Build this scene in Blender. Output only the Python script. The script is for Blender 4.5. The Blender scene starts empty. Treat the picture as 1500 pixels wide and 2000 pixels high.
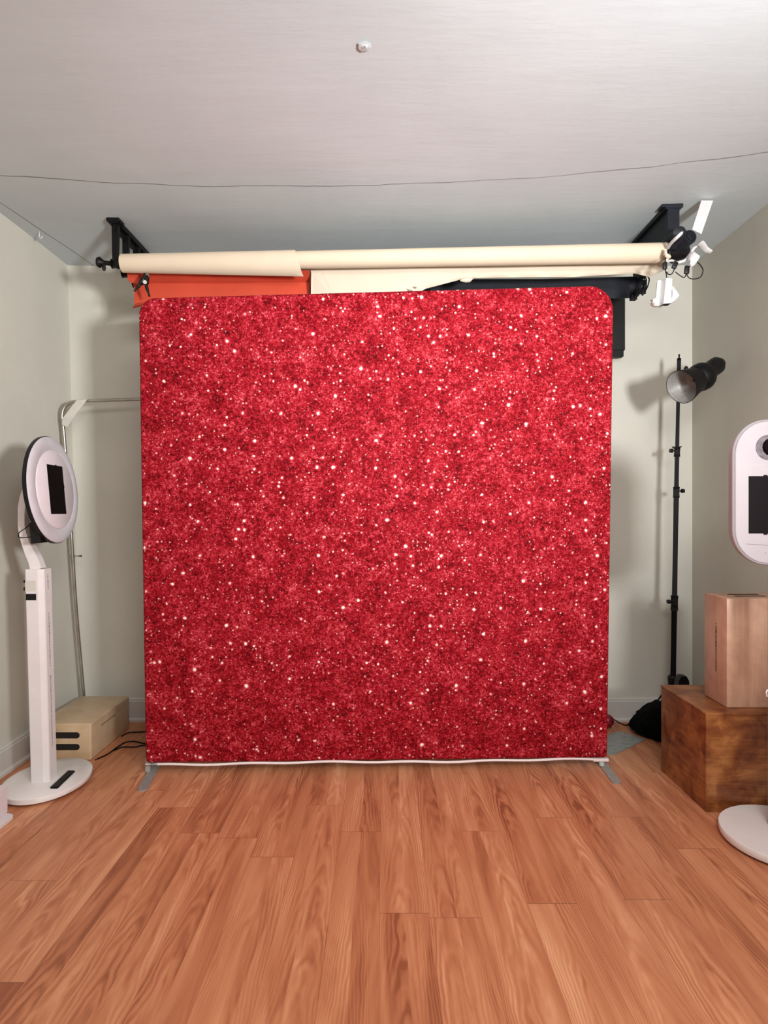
import bpy, bmesh, math, random
from mathutils import Vector, Matrix
random.seed(7)
C = bpy.context.scene.collection
S = bpy.context.scene

# ------------------------------------------------------------------ camera
CAMZ, F = 1.357, 1200.0
cd = bpy.data.cameras.new('camera'); cam = bpy.data.objects.new('camera', cd); C.objects.link(cam)
cd.sensor_fit = 'VERTICAL'; cd.sensor_height = 36.0; cd.lens = 36.0*F/2000.0
cam.location = (0, 0, CAMZ); cam.rotation_euler = (math.pi/2, 0, 0)
cd.clip_start = 0.05
S.camera = cam
# ------------------------------------------------------------------ light, exposure
S.view_settings.view_transform = 'Standard'; S.view_settings.look = 'None'
S.view_settings.exposure = 0.0; S.view_settings.gamma = 1.0; S.view_settings.use_curve_mapping = False
w = bpy.data.worlds.new('world'); S.world = w; w.use_nodes = True
w.node_tree.nodes['Background'].inputs[0].default_value = (0.80, 0.90, 1.0, 1)
w.node_tree.nodes['Background'].inputs[1].default_value = 0.32
def area(name, loc, target, size, power, col, spread=180, size_y=None):
    l = bpy.data.lights.new(name, 'AREA'); l.energy = power; l.color = col; l.size = size
    if size_y: l.shape = 'RECTANGLE'; l.size_y = size_y
    l.spread = math.radians(spread)
    o = bpy.data.objects.new(name, l); C.objects.link(o); o.location = loc
    o.rotation_euler = (Vector(target)-Vector(loc)).to_track_quat('-Z', 'Y').to_euler()
    return o
area('main_light', (1.68, -0.50, 1.72), (-0.12, 3.2, 2.85), 0.42, 70, (0.98, 0.99, 1.0), 96)
area('ceiling_lamp', (0.5, -0.3, 2.85), (0.5, 1.5, 0.0), 1.1, 105, (1.0, 0.98, 0.95))

# ------------------------------------------------------------------ helpers
def P(x, y, Z):            # a point seen at (x, y) of the 1500x2000 frame, at distance Z in front of the camera
    return Vector(((x-750.0)*Z/F, Z, CAMZ-(y-1000.0)*Z/F))
def G(x, y, h=0.0):        # the same for a point at height h above the floor
    Z = F*(CAMZ-h)/(y-1000.0)
    return Vector(((x-750.0)*Z/F, Z, h))
def obj(name, bm, m, parent=None, smooth=False, angle=35):
    bmesh.ops.recalc_face_normals(bm, faces=bm.faces)
    me = bpy.data.meshes.new(name)
    if parent is not None:
        bmesh.ops.translate(bm, verts=bm.verts, vec=-Vector(parent.get('base', (0, 0, 0))))
        o = bpy.data.objects.new(name, me); o.parent = parent
    else:
        o = bpy.data.objects.new(name, me)
    if smooth:
        for f in bm.faces: f.smooth = True
    bm.to_mesh(me); bm.free()
    if smooth: me.set_sharp_from_angle(angle=math.radians(angle))
    for mm in (m if isinstance(m, (list, tuple)) else [m]): me.materials.append(mm)
    C.objects.link(o)
    if parent is not None: o['base'] = tuple(Vector(parent.get('base', (0, 0, 0))))
    return o
def thing(name, label, cat, loc=(0, 0, 0), group=None):
    o = bpy.data.objects.new(name, None); C.objects.link(o); o.location = loc
    o.empty_display_size = 0.05
    o['base'] = tuple(loc); o['label'] = label; o['category'] = cat
    if group: o['group'] = group
    return o
def tag(o, label, cat, group=None):
    o['label'] = label; o['category'] = cat
    if group: o['group'] = group
    return o
def struct(name, bm, m, parent=None):
    o = obj(name, bm, m, parent)
    if parent is None: o['kind'] = 'structure'
    return o
NB = bmesh.new
def box(bm, a, b, bev=0.0, seg=2):
    a = Vector(a); b = Vector(b)
    r = bmesh.ops.create_cube(bm, size=1.0)
    vs = r['verts']
    for v in vs:
        v.co = Vector((a.x if v.co.x < 0 else b.x, a.y if v.co.y < 0 else b.y, a.z if v.co.z < 0 else b.z))
    if bev > 0:
        es = list({e for v in vs for e in v.link_edges})
        bmesh.ops.bevel(bm, geom=es, offset=bev, segments=seg, affect='EDGES', profile=0.5)
    return bm
def frame_of(d):
    d = d.normalized(); up = Vector((0, 0, 1)) if abs(d.z) < 0.95 else Vector((0, 1, 0))
    u = d.cross(up).normalized(); v = u.cross(d).normalized()
    return d, u, v
def tube(bm, pts, r, n=12, cap=True):
    pts = [Vector(p) for p in pts]; rs = r if isinstance(r, (list, tuple)) else [r]*len(pts)
    rings = []; pu = None
    for i, p in enumerate(pts):
        d = (pts[min(i+1, len(pts)-1)]-pts[max(i-1, 0)])
        d, u, v = frame_of(d)
        if pu is not None:
            u = (pu - d*pu.dot(d)).normalized(); v = d.cross(u)
        pu = u
        rings.append([bm.verts.new(p+(u*math.cos(2*math.pi*k/n)+v*math.sin(2*math.pi*k/n))*rs[i]) for k in range(n)])
    for a, b in zip(rings, rings[1:]):
        for k in range(n):
            bm.faces.new((a[k], a[(k+1) % n], b[(k+1) % n], b[k]))
    if cap:
        bm.faces.new(rings[0]); bm.faces.new(list(reversed(rings[-1])))
    return bm
def lathe(bm, o, axis, prof, n=40, cap0=True, cap1=True, uv=None, sx=1.0, sy=1.0):
    """prof = list of (distance along the axis, radius)"""
    o = Vector(o); d, u, v = frame_of(Vector(axis))
    if uv: u, v = Vector(uv[0]), Vector(uv[1])
    rings = []
    for t, r in prof:
        rings.append([bm.verts.new(o+d*t+u*(r*sx*math.cos(2*math.pi*k/n))+v*(r*sy*math.sin(2*math.pi*k/n))) for k in range(n)])
    for a, b in zip(rings, rings[1:]):
        for k in range(n): bm.faces.new((a[k], a[(k+1) % n], b[(k+1) % n], b[k]))
    if cap0: bm.faces.new(rings[0])
    if cap1: bm.faces.new(list(reversed(rings[-1])))
    return bm
def prism(bm, pts, ext):
    """closed outline (3D points) extruded by the vector ext"""
    ext = Vector(ext); a = [bm.verts.new(Vector(p)) for p in pts]; b = [bm.verts.new(Vector(p)+ext) for p in pts]
    bm.faces.new(a); bm.faces.new(list(reversed(b)))
    for i in range(len(a)):
        j = (i+1) % len(a); bm.faces.new((a[i], a[j], b[j], b[i]))
    return bm
def grid(bm, rows, thick=None):
    """rows of 3D points -> sheet; thick = vector giving it a back"""
    def lay(off):
        return [[bm.verts.new(Vector(p)+off) for p in r] for r in rows]
    A = lay(Vector((0, 0, 0)))
    for r0, r1 in zip(A, A[1:]):
        for i in range(len(r0)-1): bm.faces.new((r0[i], r0[i+1], r1[i+1], r1[i]))
    if thick is not None:
        B = lay(Vector(thick))
        for r0, r1 in zip(B, B[1:]):
            for i in range(len(r0)-1): bm.faces.new((r0[i], r1[i], r1[i+1], r0[i+1]))
        n = len(A[0])-1; m = len(A)-1
        for i in range(n):
            bm.faces.new((A[0][i], B[0][i], B[0][i+1], A[0][i+1])); bm.faces.new((A[m][i], A[m][i+1], B[m][i+1], B[m][i]))
        for j in range(m):
            bm.faces.new((A[j][0], A[j+1][0], B[j+1][0], B[j][0])); bm.faces.new((A[j][n], B[j][n], B[j+1][n], A[j+1][n]))
    return bm
def lerp(a, b, t): return a+(b-a)*t
def pl(x, pts):            # piecewise linear
    if x <= pts[0][0]: return pts[0][1]
    for (a, b), (c, d) in zip(pts, pts[1:]):
        if x <= c: return b+(d-b)*(x-a)/(c-a)
    return pts[-1][1]
def curve_pts(pts, n=8):   # Catmull-Rom through points
    pts = [Vector(p) for p in pts]; q = [2*pts[0]-pts[1]]+pts+[2*pts[-1]-pts[-2]]; out = []
    for i in range(1, len(q)-2):
        p0, p1, p2, p3 = q[i-1:i+3]
        for k in range(n):
            t = k/n
            out.append(0.5*((2*p1)+(p2-p0)*t+(2*p0-5*p1+4*p2-p3)*t*t+(3*p1-p0-3*p2+p3)*t**3))
    out.append(pts[-1]); return out

# ------------------------------------------------------------------ materials
def lin(r, g, b):
    f = lambda c: (c/255/12.92) if c/255 <= 0.04045 else ((c/255+0.055)/1.055)**2.4
    return (f(r), f(g), f(b), 1)
class NT:
    def __init__(s, name, rough=0.5, metal=0.0, spec=0.5):
        s.m = bpy.data.materials.new(name); s.m.use_nodes = True; s.t = s.m.node_tree; s.N = s.t.nodes
        s.b = s.N['Principled BSDF']; s.b.inputs['Roughness'].default_value = rough
        s.b.inputs['Metallic'].default_value = metal; s.b.inputs['Specular IOR Level'].default_value = spec
    def link(s, a, b): s.t.links.new(a, b)
    def setin(s, sock, v):
        if isinstance(v, bpy.types.NodeSocket): s.link(v, sock)
        else: sock.default_value = v
    def coord(s, kind='Object'): return s.N.new('ShaderNodeTexCoord').outputs[kind]
    def math(s, op, a, b=None, c=None, clamp=False):
        n = s.N.new('ShaderNodeMath'); n.operation = op; n.use_clamp = clamp
        s.setin(n.inputs[0], a)
        if b is not None: s.setin(n.inputs[1], b)
        if c is not None: s.setin(n.inputs[2], c)
        return n.outputs[0]
    def mapping(s, vec, scale=(1, 1, 1), loc=(0, 0, 0)):
        n = s.N.new('ShaderNodeMapping'); s.link(vec, n.inputs[0]); n.inputs['Scale'].default_value = scale
        n.inputs['Location'].default_value = loc; return n.outputs[0]
    def sep(s, vec):
        n = s.N.new('ShaderNodeSeparateXYZ'); s.link(vec, n.inputs[0]); return n.outputs
    def comb(s, x, y, z):
        n = s.N.new('ShaderNodeCombineXYZ')
        for i, v in enumerate((x, y, z)): s.setin(n.inputs[i], v)
        return n.outputs[0]
    def noise(s, vec, scale, detail=3, rough=0.5, dist=0.0, out='Fac'):
        n = s.N.new('ShaderNodeTexNoise'); s.link(vec, n.inputs['Vector']); n.inputs['Scale'].default_value = scale
        n.inputs['Detail'].default_value = detail; n.inputs['Roughness'].default_value = rough
        n.inputs['Distortion'].default_value = dist; return n.outputs[out]
    def voro(s, vec, scale, feature='F1', out='Distance', rnd=1.0):
        n = s.N.new('ShaderNodeTexVoronoi'); n.feature = feature; s.link(vec, n.inputs['Vector'])
        n.inputs['Scale'].default_value = scale; n.inputs['Randomness'].default_value = rnd
        return n.outputs if out is None else n.outputs[out]
    def white(s, vec):
        n = s.N.new('ShaderNodeTexWhiteNoise'); n.noise_dimensions = '3D'; s.link(vec, n.inputs['Vector']); return n.outputs
    def ramp(s, fac, stops, interp='LINEAR'):
        n = s.N.new('ShaderNodeValToRGB'); s.link(fac, n.inputs[0]); cr = n.color_ramp; cr.interpolation = interp
        while len(cr.elements) < len(stops): cr.elements.new(0.5)
        for e, (p, c) in zip(cr.elements, stops): e.position = p; e.color = c
        return n.outputs[0]
    def mix(s, fac, a, b, mode='MIX'):
        n = s.N.new('ShaderNodeMix'); n.data_type = 'RGBA'; n.blend_type = mode
        s.setin(n.inputs[0], fac); s.setin(n.inputs[6], a); s.setin(n.inputs[7], b); return n.outputs[2]
    def color(s, c): s.setin(s.b.inputs['Base Color'], c)
    def bump(s, h, strength=0.3, dist=0.01):
        n = s.N.new('ShaderNodeBump'); n.inputs['Strength'].default_value = strength; n.inputs['Distance'].default_value = dist
        s.link(h, n.inputs['Height']); s.link(n.outputs[0], s.b.inputs['Normal'])
def grey(v): return (v, v, v, 1)

def plain(name, rgb, rough=0.5, metal=0.0, vary=0.06, scale=14, bump=0.0, spec=0.5, bscale=200):
    t = NT(name, rough, metal, spec); c = t.coord()
    n = t.noise(c, scale, 4)
    a = lin(*[max(0, x*(1-vary)) for x in rgb]); b = lin(*[min(255, x*(1+vary)) for x in rgb])
    t.color(t.ramp(n, [(0.3, a), (0.7, b)]))
    if bump: t.bump(t.noise(c, bscale, 3), bump, 0.002)
    return t.m
M = {}
M['white'] = plain('white_powder_coat', (226, 219, 218), 0.38, vary=0.012, bump=0.03)
M['white_wood'] = plain('white_painted_base', (232, 226, 223), 0.42, vary=0.01, bump=0.03)
M['face'] = plain('pinkish_white_plastic', (163, 154, 158), 0.42, vary=0.012)
M['plate_white'] = plain('white_plate', (224, 214, 218), 0.42, vary=0.012)
M['rim'] = plain('pale_mauve_rim', (168, 160, 162), 0.35, vary=0.015)
M['diffuser'] = plain('frosted_diffuser', (205, 201, 207), 0.3, vary=0.02)
M['black'] = plain('black_plastic', (13, 12, 13), 0.45, vary=0.15, spec=0.3)
M['blackmat'] = plain('black_painted_metal', (9, 8, 9), 0.5, vary=0.15, spec=0.25)
M['blackfab'] = plain('black_fabric', (5, 5, 5), 0.95, spec=0.1, vary=0.25, scale=40, bump=0.4)
M['screen'] = plain('dark_screen_glass', (12, 5, 8), 0.5, vary=0.05, spec=0.1)
M['navy'] = plain('blue_black_metal', (22, 25, 33), 0.45, vary=0.15, spec=0.3)
M['steel'] = plain('brushed_steel', (160, 157, 153), 0.42, metal=0.35, vary=0.06, scale=60)
M['chrome'] = plain('worn_chrome', (176, 170, 160), 0.28, metal=0.85, vary=0.06)
M['plate'] = plain('grey_plate', (150, 154, 150), 0.5, metal=0.25, vary=0.08, scale=30)
M['cream'] = plain('cream_paper', (210, 192, 168), 0.8, vary=0.012, scale=6, bump=0.04)
M['cream2'] = plain('cream_paper_sheet', (208, 194, 174), 0.8, vary=0.015, scale=8, bump=0.04)
M['orange'] = plain('orange_paper', (196, 70, 44), 0.75, vary=0.03, scale=6)
M['whitepaper'] = plain('white_paper', (208, 207, 206), 0.7, vary=0.01)
M['strap'] = plain('white_strap', (205, 200, 190), 0.7, vary=0.03)
M['red'] = plain('dark_red_rubber', (120, 14, 26), 0.35, vary=0.08)
M['ink'] = plain('dark_ink', (60, 40, 36), 0.7, vary=0.1)
M['greyink'] = plain('grey_ink', (120, 112, 114), 0.7, vary=0.1)
M['hem'] = plain('white_hem', (240, 225, 222), 0.7, vary=0.02)

def wall_mat(name, rgb, sc=2.2):
    t = NT(name, 0.62, spec=0.35); c = t.coord()
    n = t.noise(c, sc, 5, 0.6); base = t.ramp(n, [(0.25, lin(*[x*0.975 for x in rgb])), (0.75, lin(*[min(255, x*1.02) for x in rgb]))])
    t.color(base)
    h = t.math('ADD', t.math('MULTIPLY', t.noise(c, 3.0, 3), 0.8), t.math('MULTIPLY', t.noise(c, 120, 2), 0.06))
    t.bump(h, 0.25, 0.02)
    return t.m
M['wall'] = wall_mat('wall_paint', (208, 205, 193))
M['basebrd'] = wall_mat('baseboard_paint', (206, 202, 196))

def ceiling_mat():
    t = NT('ceiling_paint', 0.6, spec=0.3); c = t.coord(); x, y, z = t.sep(c)
    base = t.ramp(t.noise(c, 1.6, 5, 0.6), [(0.3, lin(192, 201, 204)), (0.7, lin(200, 209, 212))])
    # two hairline cracks: one across the room, one along the left wall
    wob = t.math('MULTIPLY', t.math('SUBTRACT', t.noise(c, 3.0, 4), 0.5), 0.05)
    q = t.math('MULTIPLY', t.math('MULTIPLY', t.math('SUBTRACT', x, -0.5), t.math('SUBTRACT', x, -0.5)), -0.055)
    yc = t.math('ADD', t.math('ADD', 3.0, q), wob)
    d1 = t.math('ABSOLUTE', t.math('SUBTRACT', y, yc))
    k1 = t.math('LESS_THAN', d1, t.math('MULTIPLY', t.math('SUBTRACT', t.noise(c, 2.1, 3), 0.15), 0.0085))
    xc = t.math('ADD', t.math('ADD', -2.37, t.math('MULTIPLY', y, 0.12)), t.math('MULTIPLY', wob, 0.5))
    k2 = t.math('LESS_THAN', t.math('ABSOLUTE', t.math('SUBTRACT', x, xc)), 0.0035)
    k = t.math('MAXIMUM', k1, k2)
    t.color(t.mix(t.math('MULTIPLY', k, 0.75), base, lin(92, 84, 78)))
    st = t.mapping(c, (0.9, 5.0, 1)) 
    h = t.math('ADD', t.noise(st, 1.6, 4, 0.6), t.math('MULTIPLY', t.noise(c, 45, 3, 0.7), 0.10))
    h = t.math('ADD', h, t.math('MULTIPLY', t.noise(t.mapping(c, (4.0, 0.6, 1)), 1.1, 2), 0.5))
    t.bump(h, 0.10, 0.02)
    return t.m
M['ceiling'] = ceiling_mat()

def floor_mat():
    t = NT('wood_plank_floor', 0.42, spec=0.4); c = t.coord(); x, y, z = t.sep(c)
    PW, PLN = 0.1704, 1.22
    xr = t.math('DIVIDE', t.math('ADD', x, 0.0144), PW); row = t.math('FLOOR', xr); fx = t.math('FRACT', xr)
    off = t.white(t.comb(row, 3.7, 1.0))['Value']
    yr = t.math('ADD', t.math('DIVIDE', y, PLN), t.math('ADD', t.math('MULTIPLY', off, 1.0), t.math('MULTIPLY', row, 0.37)))
    col = t.math('FLOOR', yr); fy = t.math('FRACT', yr)
    pid = t.comb(row, col, 0.5); r1 = t.white(pid)
    # printed strips inside each board
    sid = t.math('FLOOR', t.math('ADD', t.math('MULTIPLY', fx, 2.0), t.math('MULTIPLY', t.math('SUBTRACT', t.noise(t.mapping(c, (6, 0.8, 1)), 1.5, 2), 0.5), 0.5)))
    r2 = t.white(t.comb(row, t.math('ADD', col, t.math('MULTIPLY', sid, 17.3)), sid))['Value']
    gid = t.math('MULTIPLY', t.math('ADD', r2, r1['Value']), 13.0)
    gv = t.comb(t.math('ADD', x, gid), t.math('ADD', y, t.math('MULTIPLY', gid, 2.0)), 0.0)
    broad = t.noise(t.mapping(gv, (16, 1.4, 1)), 1.0, 3, 0.55, 0.8)
    fine = t.noise(t.mapping(gv, (150, 3.5, 1)), 1.0, 4, 0.6, 0.3)
    cx = t.math('SUBTRACT', fx, t.math('ADD', 0.25, t.math('MULTIPLY', r2, 0.5)))
    arch = t.math('ADD', t.math('MULTIPLY', y, 5.0), t.math('MULTIPLY', t.math('MULTIPLY', cx, cx), 26.0))
    arch = t.math('ADD', arch, t.math('MULTIPLY', t.noise(t.mapping(gv, (9, 2.2, 1)), 1.3, 3, 0.55), 5.0))
    arch = t.math('ADD', arch, t.math('MULTIPLY', gid, 3.1))
    wave = t.math('SINE', t.math('MULTIPLY', arch, 5.5))
    gate = t.math('MULTIPLY', t.math('SUBTRACT', t.noise(t.mapping(gv, (6, 1.1, 1)), 1.4, 2), 0.38), 3.2, clamp=True)
    cath = t.math('MULTIPLY', t.math('MULTIPLY', wave, gate), t.math('ADD', 0.4, fine))
    v = t.math('ADD', t.math('MULTIPLY', broad, 0.85), t.math('MULTIPLY', fine, 0.10))
    v = t.math('ADD', v, t.math('ADD', t.math('MULTIPLY', cath, 0.15), -0.02))
    v = t.math('ADD', v, t.math('MULTIPLY', t.math('SUBTRACT', t.math('POWER', r2, 0.6), 0.6), 0.24))
    v = t.math('ADD', v, t.math('MULTIPLY', t.math('SUBTRACT', r1['Value'], 0.5), 0.12))
    base = t.ramp(v, [(0.20, lin(148, 86, 57)), (0.40, lin(186, 119, 82)), (0.58, lin(204, 139, 100)), (0.84, lin(230, 174, 133))])
    ex = t.math('MINIMUM', fx, t.math('SUBTRACT', 1.0, fx)); ey = t.math('MINIMUM', fy, t.math('SUBTRACT', 1.0, fy))
    sx = t.math('LESS_THAN', ex, 0.006); sy = t.math('LESS_THAN', ey, 0.0013)
    seam = t.math('MAXIMUM', t.math('MULTIPLY', sx, 0.35), t.math('MULTIPLY', sy, 0.55))
    t.color(t.mix(seam, base, lin(108, 66, 46)))
    t.setin(t.b.inputs['Roughness'], t.math('ADD', 0.34, t.math('MULTIPLY', fine, 0.2)))
    t.bump(t.math('SUBTRACT', t.math('MULTIPLY', fine, 0.2), seam), 0.12, 0.002)
    return t.m
M['floor'] = floor_mat()

def glitter_mat():
    t = NT('red_glitter_print', 0.8, spec=0.12); c = t.coord(); x, y, z = t.sep(c)
    p = t.comb(x, z, 0.0)
    warp = t.noise(p, 55, 2, 0.5, 0, 'Color')
    pw = t.mix(0.012, p, warp, 'ADD')
    f1 = t.voro(pw, 130, 'F1', None); f2 = t.voro(pw, 75, 'F1', None)
    cr = t.sep(f1['Color'])[0]; cr2 = t.sep(f2['Color'])[1]
    big = t.noise(p, 9, 4, 0.6); mid = t.noise(p, 42, 3, 0.6); mid2 = t.noise(t.mapping(p, (1, 1, 1), (5, 3, 0)), 110, 3, 0.7)
    v = t.math('ADD', t.math('MULTIPLY', cr, 0.26), t.math('MULTIPLY', cr2, 0.20))
    v = t.math('ADD', v, t.math('MULTIPLY', t.math('SUBTRACT', big, 0.5), 0.65))
    v = t.math('ADD', v, t.math('MULTIPLY', t.math('SUBTRACT', mid, 0.5), 0.55))
    v = t.math('ADD', v, t.math('MULTIPLY', t.math('SUBTRACT', mid2, 0.5), 0.9))
    rg = t.math('SUBTRACT', 1.0, t.math('ABSOLUTE', t.math('MULTIPLY', t.math('SUBTRACT', t.noise(t.mapping(p, (1, 1, 1), (9, 2, 0)), 70, 3, 0.6, 1.5), 0.5), 5.0)), clamp=True)
    v = t.math('ADD', v, t.math('MULTIPLY', t.math('POWER', rg, 3.0), 0.22))
    v = t.math('ADD', v, 0.215)
    base = t.ramp(v, [(0.10, lin(44, 0, 3)), (0.32, lin(98, 1, 10)), (0.54, lin(146, 9, 24)), (0.76, lin(184, 44, 58)), (0.97, lin(228, 122, 128))])
    # sparkles: two sizes of round flecks, only in some cells
    def fleck(scale, keep, r0, r1, seed):
        q = t.mapping(p, (1, 1, 1), (seed, seed*1.7, 0)); o = t.voro(q, scale, 'F1', None)
        k = t.sep(o['Color']); on = t.math('LESS_THAN', k[0], keep)
        rad = t.math('ADD', r0, t.math('MULTIPLY', t.math('MULTIPLY', k[1], k[1]), r1-r0))
        d = t.math('ADD', o['Distance'], t.math('MULTIPLY', t.math('SUBTRACT', t.noise(p, scale*2.5, 2), 0.5), 0.30))
        e = t.math('DIVIDE', t.math('SUBTRACT', rad, d), t.math('MULTIPLY', rad, 0.55), clamp=True)
        return t.math('MULTIPLY', e, on)
    a = fleck(22, 0.60, 0.11, 0.25, 0.0); b = fleck(48, 0.36, 0.16, 0.34, 3.1); d = fleck(100, 0.30, 0.22, 0.42, 7.7)
    halo = fleck(22, 0.60, 0.20, 0.44, 0.0)
    base = t.mix(t.math('MULTIPLY', halo, 0.35), base, lin(240, 70, 92))
    base = t.mix(t.math('MULTIPLY', d, 0.42), base, lin(246, 140, 146))
    base = t.mix(t.math('MULTIPLY', b, 0.85), base, lin(252, 196, 190))
    base = t.mix(a, base, lin(255, 238, 226))
    t.color(base)
    t.bump(t.noise(p, 400, 2), 0.05, 0.001)
    return t.m
M['glitter'] = glitter_mat()

def ply_mat(name, lo, mid, hi, knots=True, axis='x', sc=1.0):
    t = NT(name, 0.34, spec=0.5); c = t.coord()
    st = t.mapping(c, {'x': (1, 1, 7), 'z': (7, 7, 1)}[axis])
    g = t.noise(st, 3.0*sc, 5, 0.6, 1.2); h = t.noise(c, 8*sc, 4, 0.6, 0.8); fi = t.noise(t.mapping(c, {'x': (4, 4, 60), 'z': (60, 60, 4)}[axis]), 2.0, 3)
    v = t.math('ADD', t.math('ADD', t.math('MULTIPLY', g, 0.32), t.math('MULTIPLY', h, 0.58)), t.math('MULTIPLY', fi, 0.12))
    col = t.ramp(v, [(0.38, lin(*lo)), (0.51, lin(*mid)), (0.64, lin(*hi))])
    if knots:
        o = t.voro(t.mapping(c, (1, 1, 0.8), (2.3, 1.1, 4)), 9, 'F1', None); k = t.sep(o['Color'])[0]
        kn = t.math('MULTIPLY', t.math('LESS_THAN', t.math('ADD', o['Distance'], t.math('MULTIPLY', t.noise(c, 60, 2), 0.08)), 0.115), t.math('LESS_THAN', k, 0.3))
        col = t.mix(t.math('MULTIPLY', kn, 0.7), col, lin(60, 22, 8))
    t.color(col); t.bump(fi, 0.06, 0.002)
    return t.m
M['crate'] = ply_mat('stained_plywood', (92, 42, 20), (134, 78, 40), (170, 112, 62))
M['birch'] = ply_mat('pale_birch_plywood', (182, 152, 118), (196, 168, 134), (206, 180, 146), False, 'x', 0.7)
M['birch2'] = ply_mat('pinkish_birch_plywood', (186, 142, 118), (202, 160, 134), (214, 176, 148), False, 'z', 0.7)
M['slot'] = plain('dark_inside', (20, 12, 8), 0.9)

# ------------------------------------------------------------------ the room
YB, XR, HC, YF = 4.0, 2.007, 2.945, -2.2
XLb, XLt = -1.978, -2.06
bm = NB(); box(bm, (-2.3, YF, -0.08), (2.3, YB+0.2, 0)); struct('floor', bm, M['floor'])
bm = NB()
nx, ny = 44, 60
rows = []
for j in range(ny+1):
    y = lerp(YF, YB+0.1, j/ny); r = []
    for i in range(nx+1):
        x = lerp(-2.25, 2.2, i/nx)
        r.append((x, y, HC+0.006*math.sin(2.1*x+0.7*y)+0.005*math.sin(3.3*y-x)+0.02*(x/2)**2))
    rows.append(r)
grid(bm, rows, (0, 0, 0.08))
o = struct('ceiling', bm, M['ceiling'])
for f in o.data.polygons: f.use_smooth = True
o.data.set_sharp_from_angle(angle=math.radians(40))
bm = NB(); box(bm, (-2.3, YB, 0), (2.3, YB+0.12, 3.0)); struct('wall_back', bm, M['wall'])
bm = NB(); box(bm, (XR, YF, 0), (XR+0.12, YB, 3.0)); struct('wall_right', bm, M['wall'])
bm = NB()
prism(bm, [(XLb, YF, 0), (XLt, YF, 3.0), (XLt-0.12, YF, 3.0), (XLt-0.12, YF, 0)], (0, YB-YF, 0)); struct('wall_left', bm, M['wall'])
def base_profile(d, h): return [(0, 0), (d+0.012, 0), (d+0.012, 0.014), (d, 0.024), (d, h-0.022), (d-0.004, h-0.016), (d-0.004, h-0.008), (d-0.011, h), (0, h)]
BH = 0.15
bm = NB(); prism(bm, [(XLb, YB-a, b) for a, b in base_profile(0.02, BH)], (XR-XLb, 0, 0)); struct('baseboard_back', bm, M['basebrd'])
bm = NB(); prism(bm, [(XLb-0.004+a, YF, b) for a, b in base_profile(0.022, BH-0.005)], (0, YB-YF-0.025, 0)); struct('baseboard_left', bm, M['basebrd'])
bm = NB(); prism(bm, [(XR-a, YF, b) for a, b in base_profile(0.02, BH)], (0, YB-YF-0.025, 0)); struct('baseboard_right', bm, M['basebrd'])

# small fittings on the ceiling
pc = Vector((-0.066, 2.10, HC))
bm = NB(); lathe(bm, pc+Vector((0, 0, 0.004)), (0, 0, -1), [(0.001, 0.024), (0.0022, 0.018), (0.0028, 0.010), (0.0045, 0.008), (0.005, 0.003)], 20)
for v in bm.verts: v.co.x += random.uniform(-1, 1)*0.003; v.co.y += random.uniform(-1, 1)*0.003
tag(obj('ceiling_plug', bm, M['ceiling'], smooth=True), 'small lumpy plaster plug in the middle of the white ceiling', 'plug')
bm = NB(); hk = P(77, 463, 3.52); hk.z = HC
tube(bm, curve_pts([hk+Vector((0, 0, 0.02)), hk+Vector((0, 0, -0.012)), hk+Vector((0.012, -0.004, -0.022)), hk+Vector((0.02, -0.004, -0.008))], 4), 0.0028, 8)
tag(obj('ceiling_hook', bm, M['whitepaper'], smooth=True), 'tiny white hook in the ceiling near the left wall', 'hook')

# ------------------------------------------------------------------ red glitter backdrop
bd = thing('photo_backdrop', 'large square red glitter fabric backdrop stretched on a tube frame in mid room', 'backdrop', (0, 3.22, 0))
BL, BR, TL, TR = P(286, 1488, 3.20), P(1184.5, 1478, 3.28), P(272, 584, 3.13), P(1197, 558.5, 3.17)
def bmap(u, v, n=0.0):
    p = BL*(1-u)*(1-v)+BR*u*(1-v)+TL*(1-u)*v+TR*u*v
    nrm = (BR-BL).cross(TL-BL).normalized()
    if nrm.y > 0: nrm = -nrm
    # sides bow in slightly like stretched fabric
    return p+nrm*n
W, H = (BR-BL).length, (TL-BL).length
def outline(inset):
    pts = []
    def corner(cx, cy, r, a0, a1, n=10):
        for k in range(n+1):
            a = math.radians(lerp(a0, a1, k/n)); pts.append((cx+(r)*math.cos(a), cy+(r)*math.sin(a)))
    i = inset
    rl, rr, rb = 0.085-i, 0.125-i, 0.02-min(i, 0.012)
    corner(W-i-rb, i+rb, rb, -90, 0, 5); corner(W-i-rr, H-i-rr, rr, 0, 90); corner(i+rl, H-i-rl, rl, 90, 180); corner(i+rb, i+rb, rb, 180, 270, 5)
    return pts
bm = NB(); rings = []
for (ins, off) in ((0.016, 0.022), (0.006, 0.017), (0.0, 0.006), (0.0, -0.006), (0.006, -0.017), (0.016, -0.022)):
    rings.append([bm.verts.new(bmap(a/W, b/H, off)) for a, b in outline(ins)])
for a, b in zip(rings, rings[1:]):
    n = len(a)
    for k in range(n): bm.faces.new((a[k], a[(k+1) % n], b[(k+1) % n], b[k]))
bm.faces.new(rings[0]); bm.faces.new(list(reversed(rings[-1])))
obj('fabric_cover', bm, M['glitter'], bd, smooth=True)
bm = NB()
hp = [bmap(k/40, -0.0035+0.0012*math.sin(k*0.9)-0.0012*math.sin(k*0.31), 0.012) for k in range(0, 41)]
tube(bm, hp, 0.0065, 8); o = obj('hem', bm, M['hem'], bd, smooth=True); o['label'] = 'white fabric hem along the bottom edge'
bm = NB(); box(bm, P(1158, 1482, 3.27)+Vector((0, -0.012, -0.012)), P(1188, 1482, 3.27)+Vector((0, 0.012, 0.004)), 0.004); obj('hem_flap', bm, M['hem'], bd, smooth=True)
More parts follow.
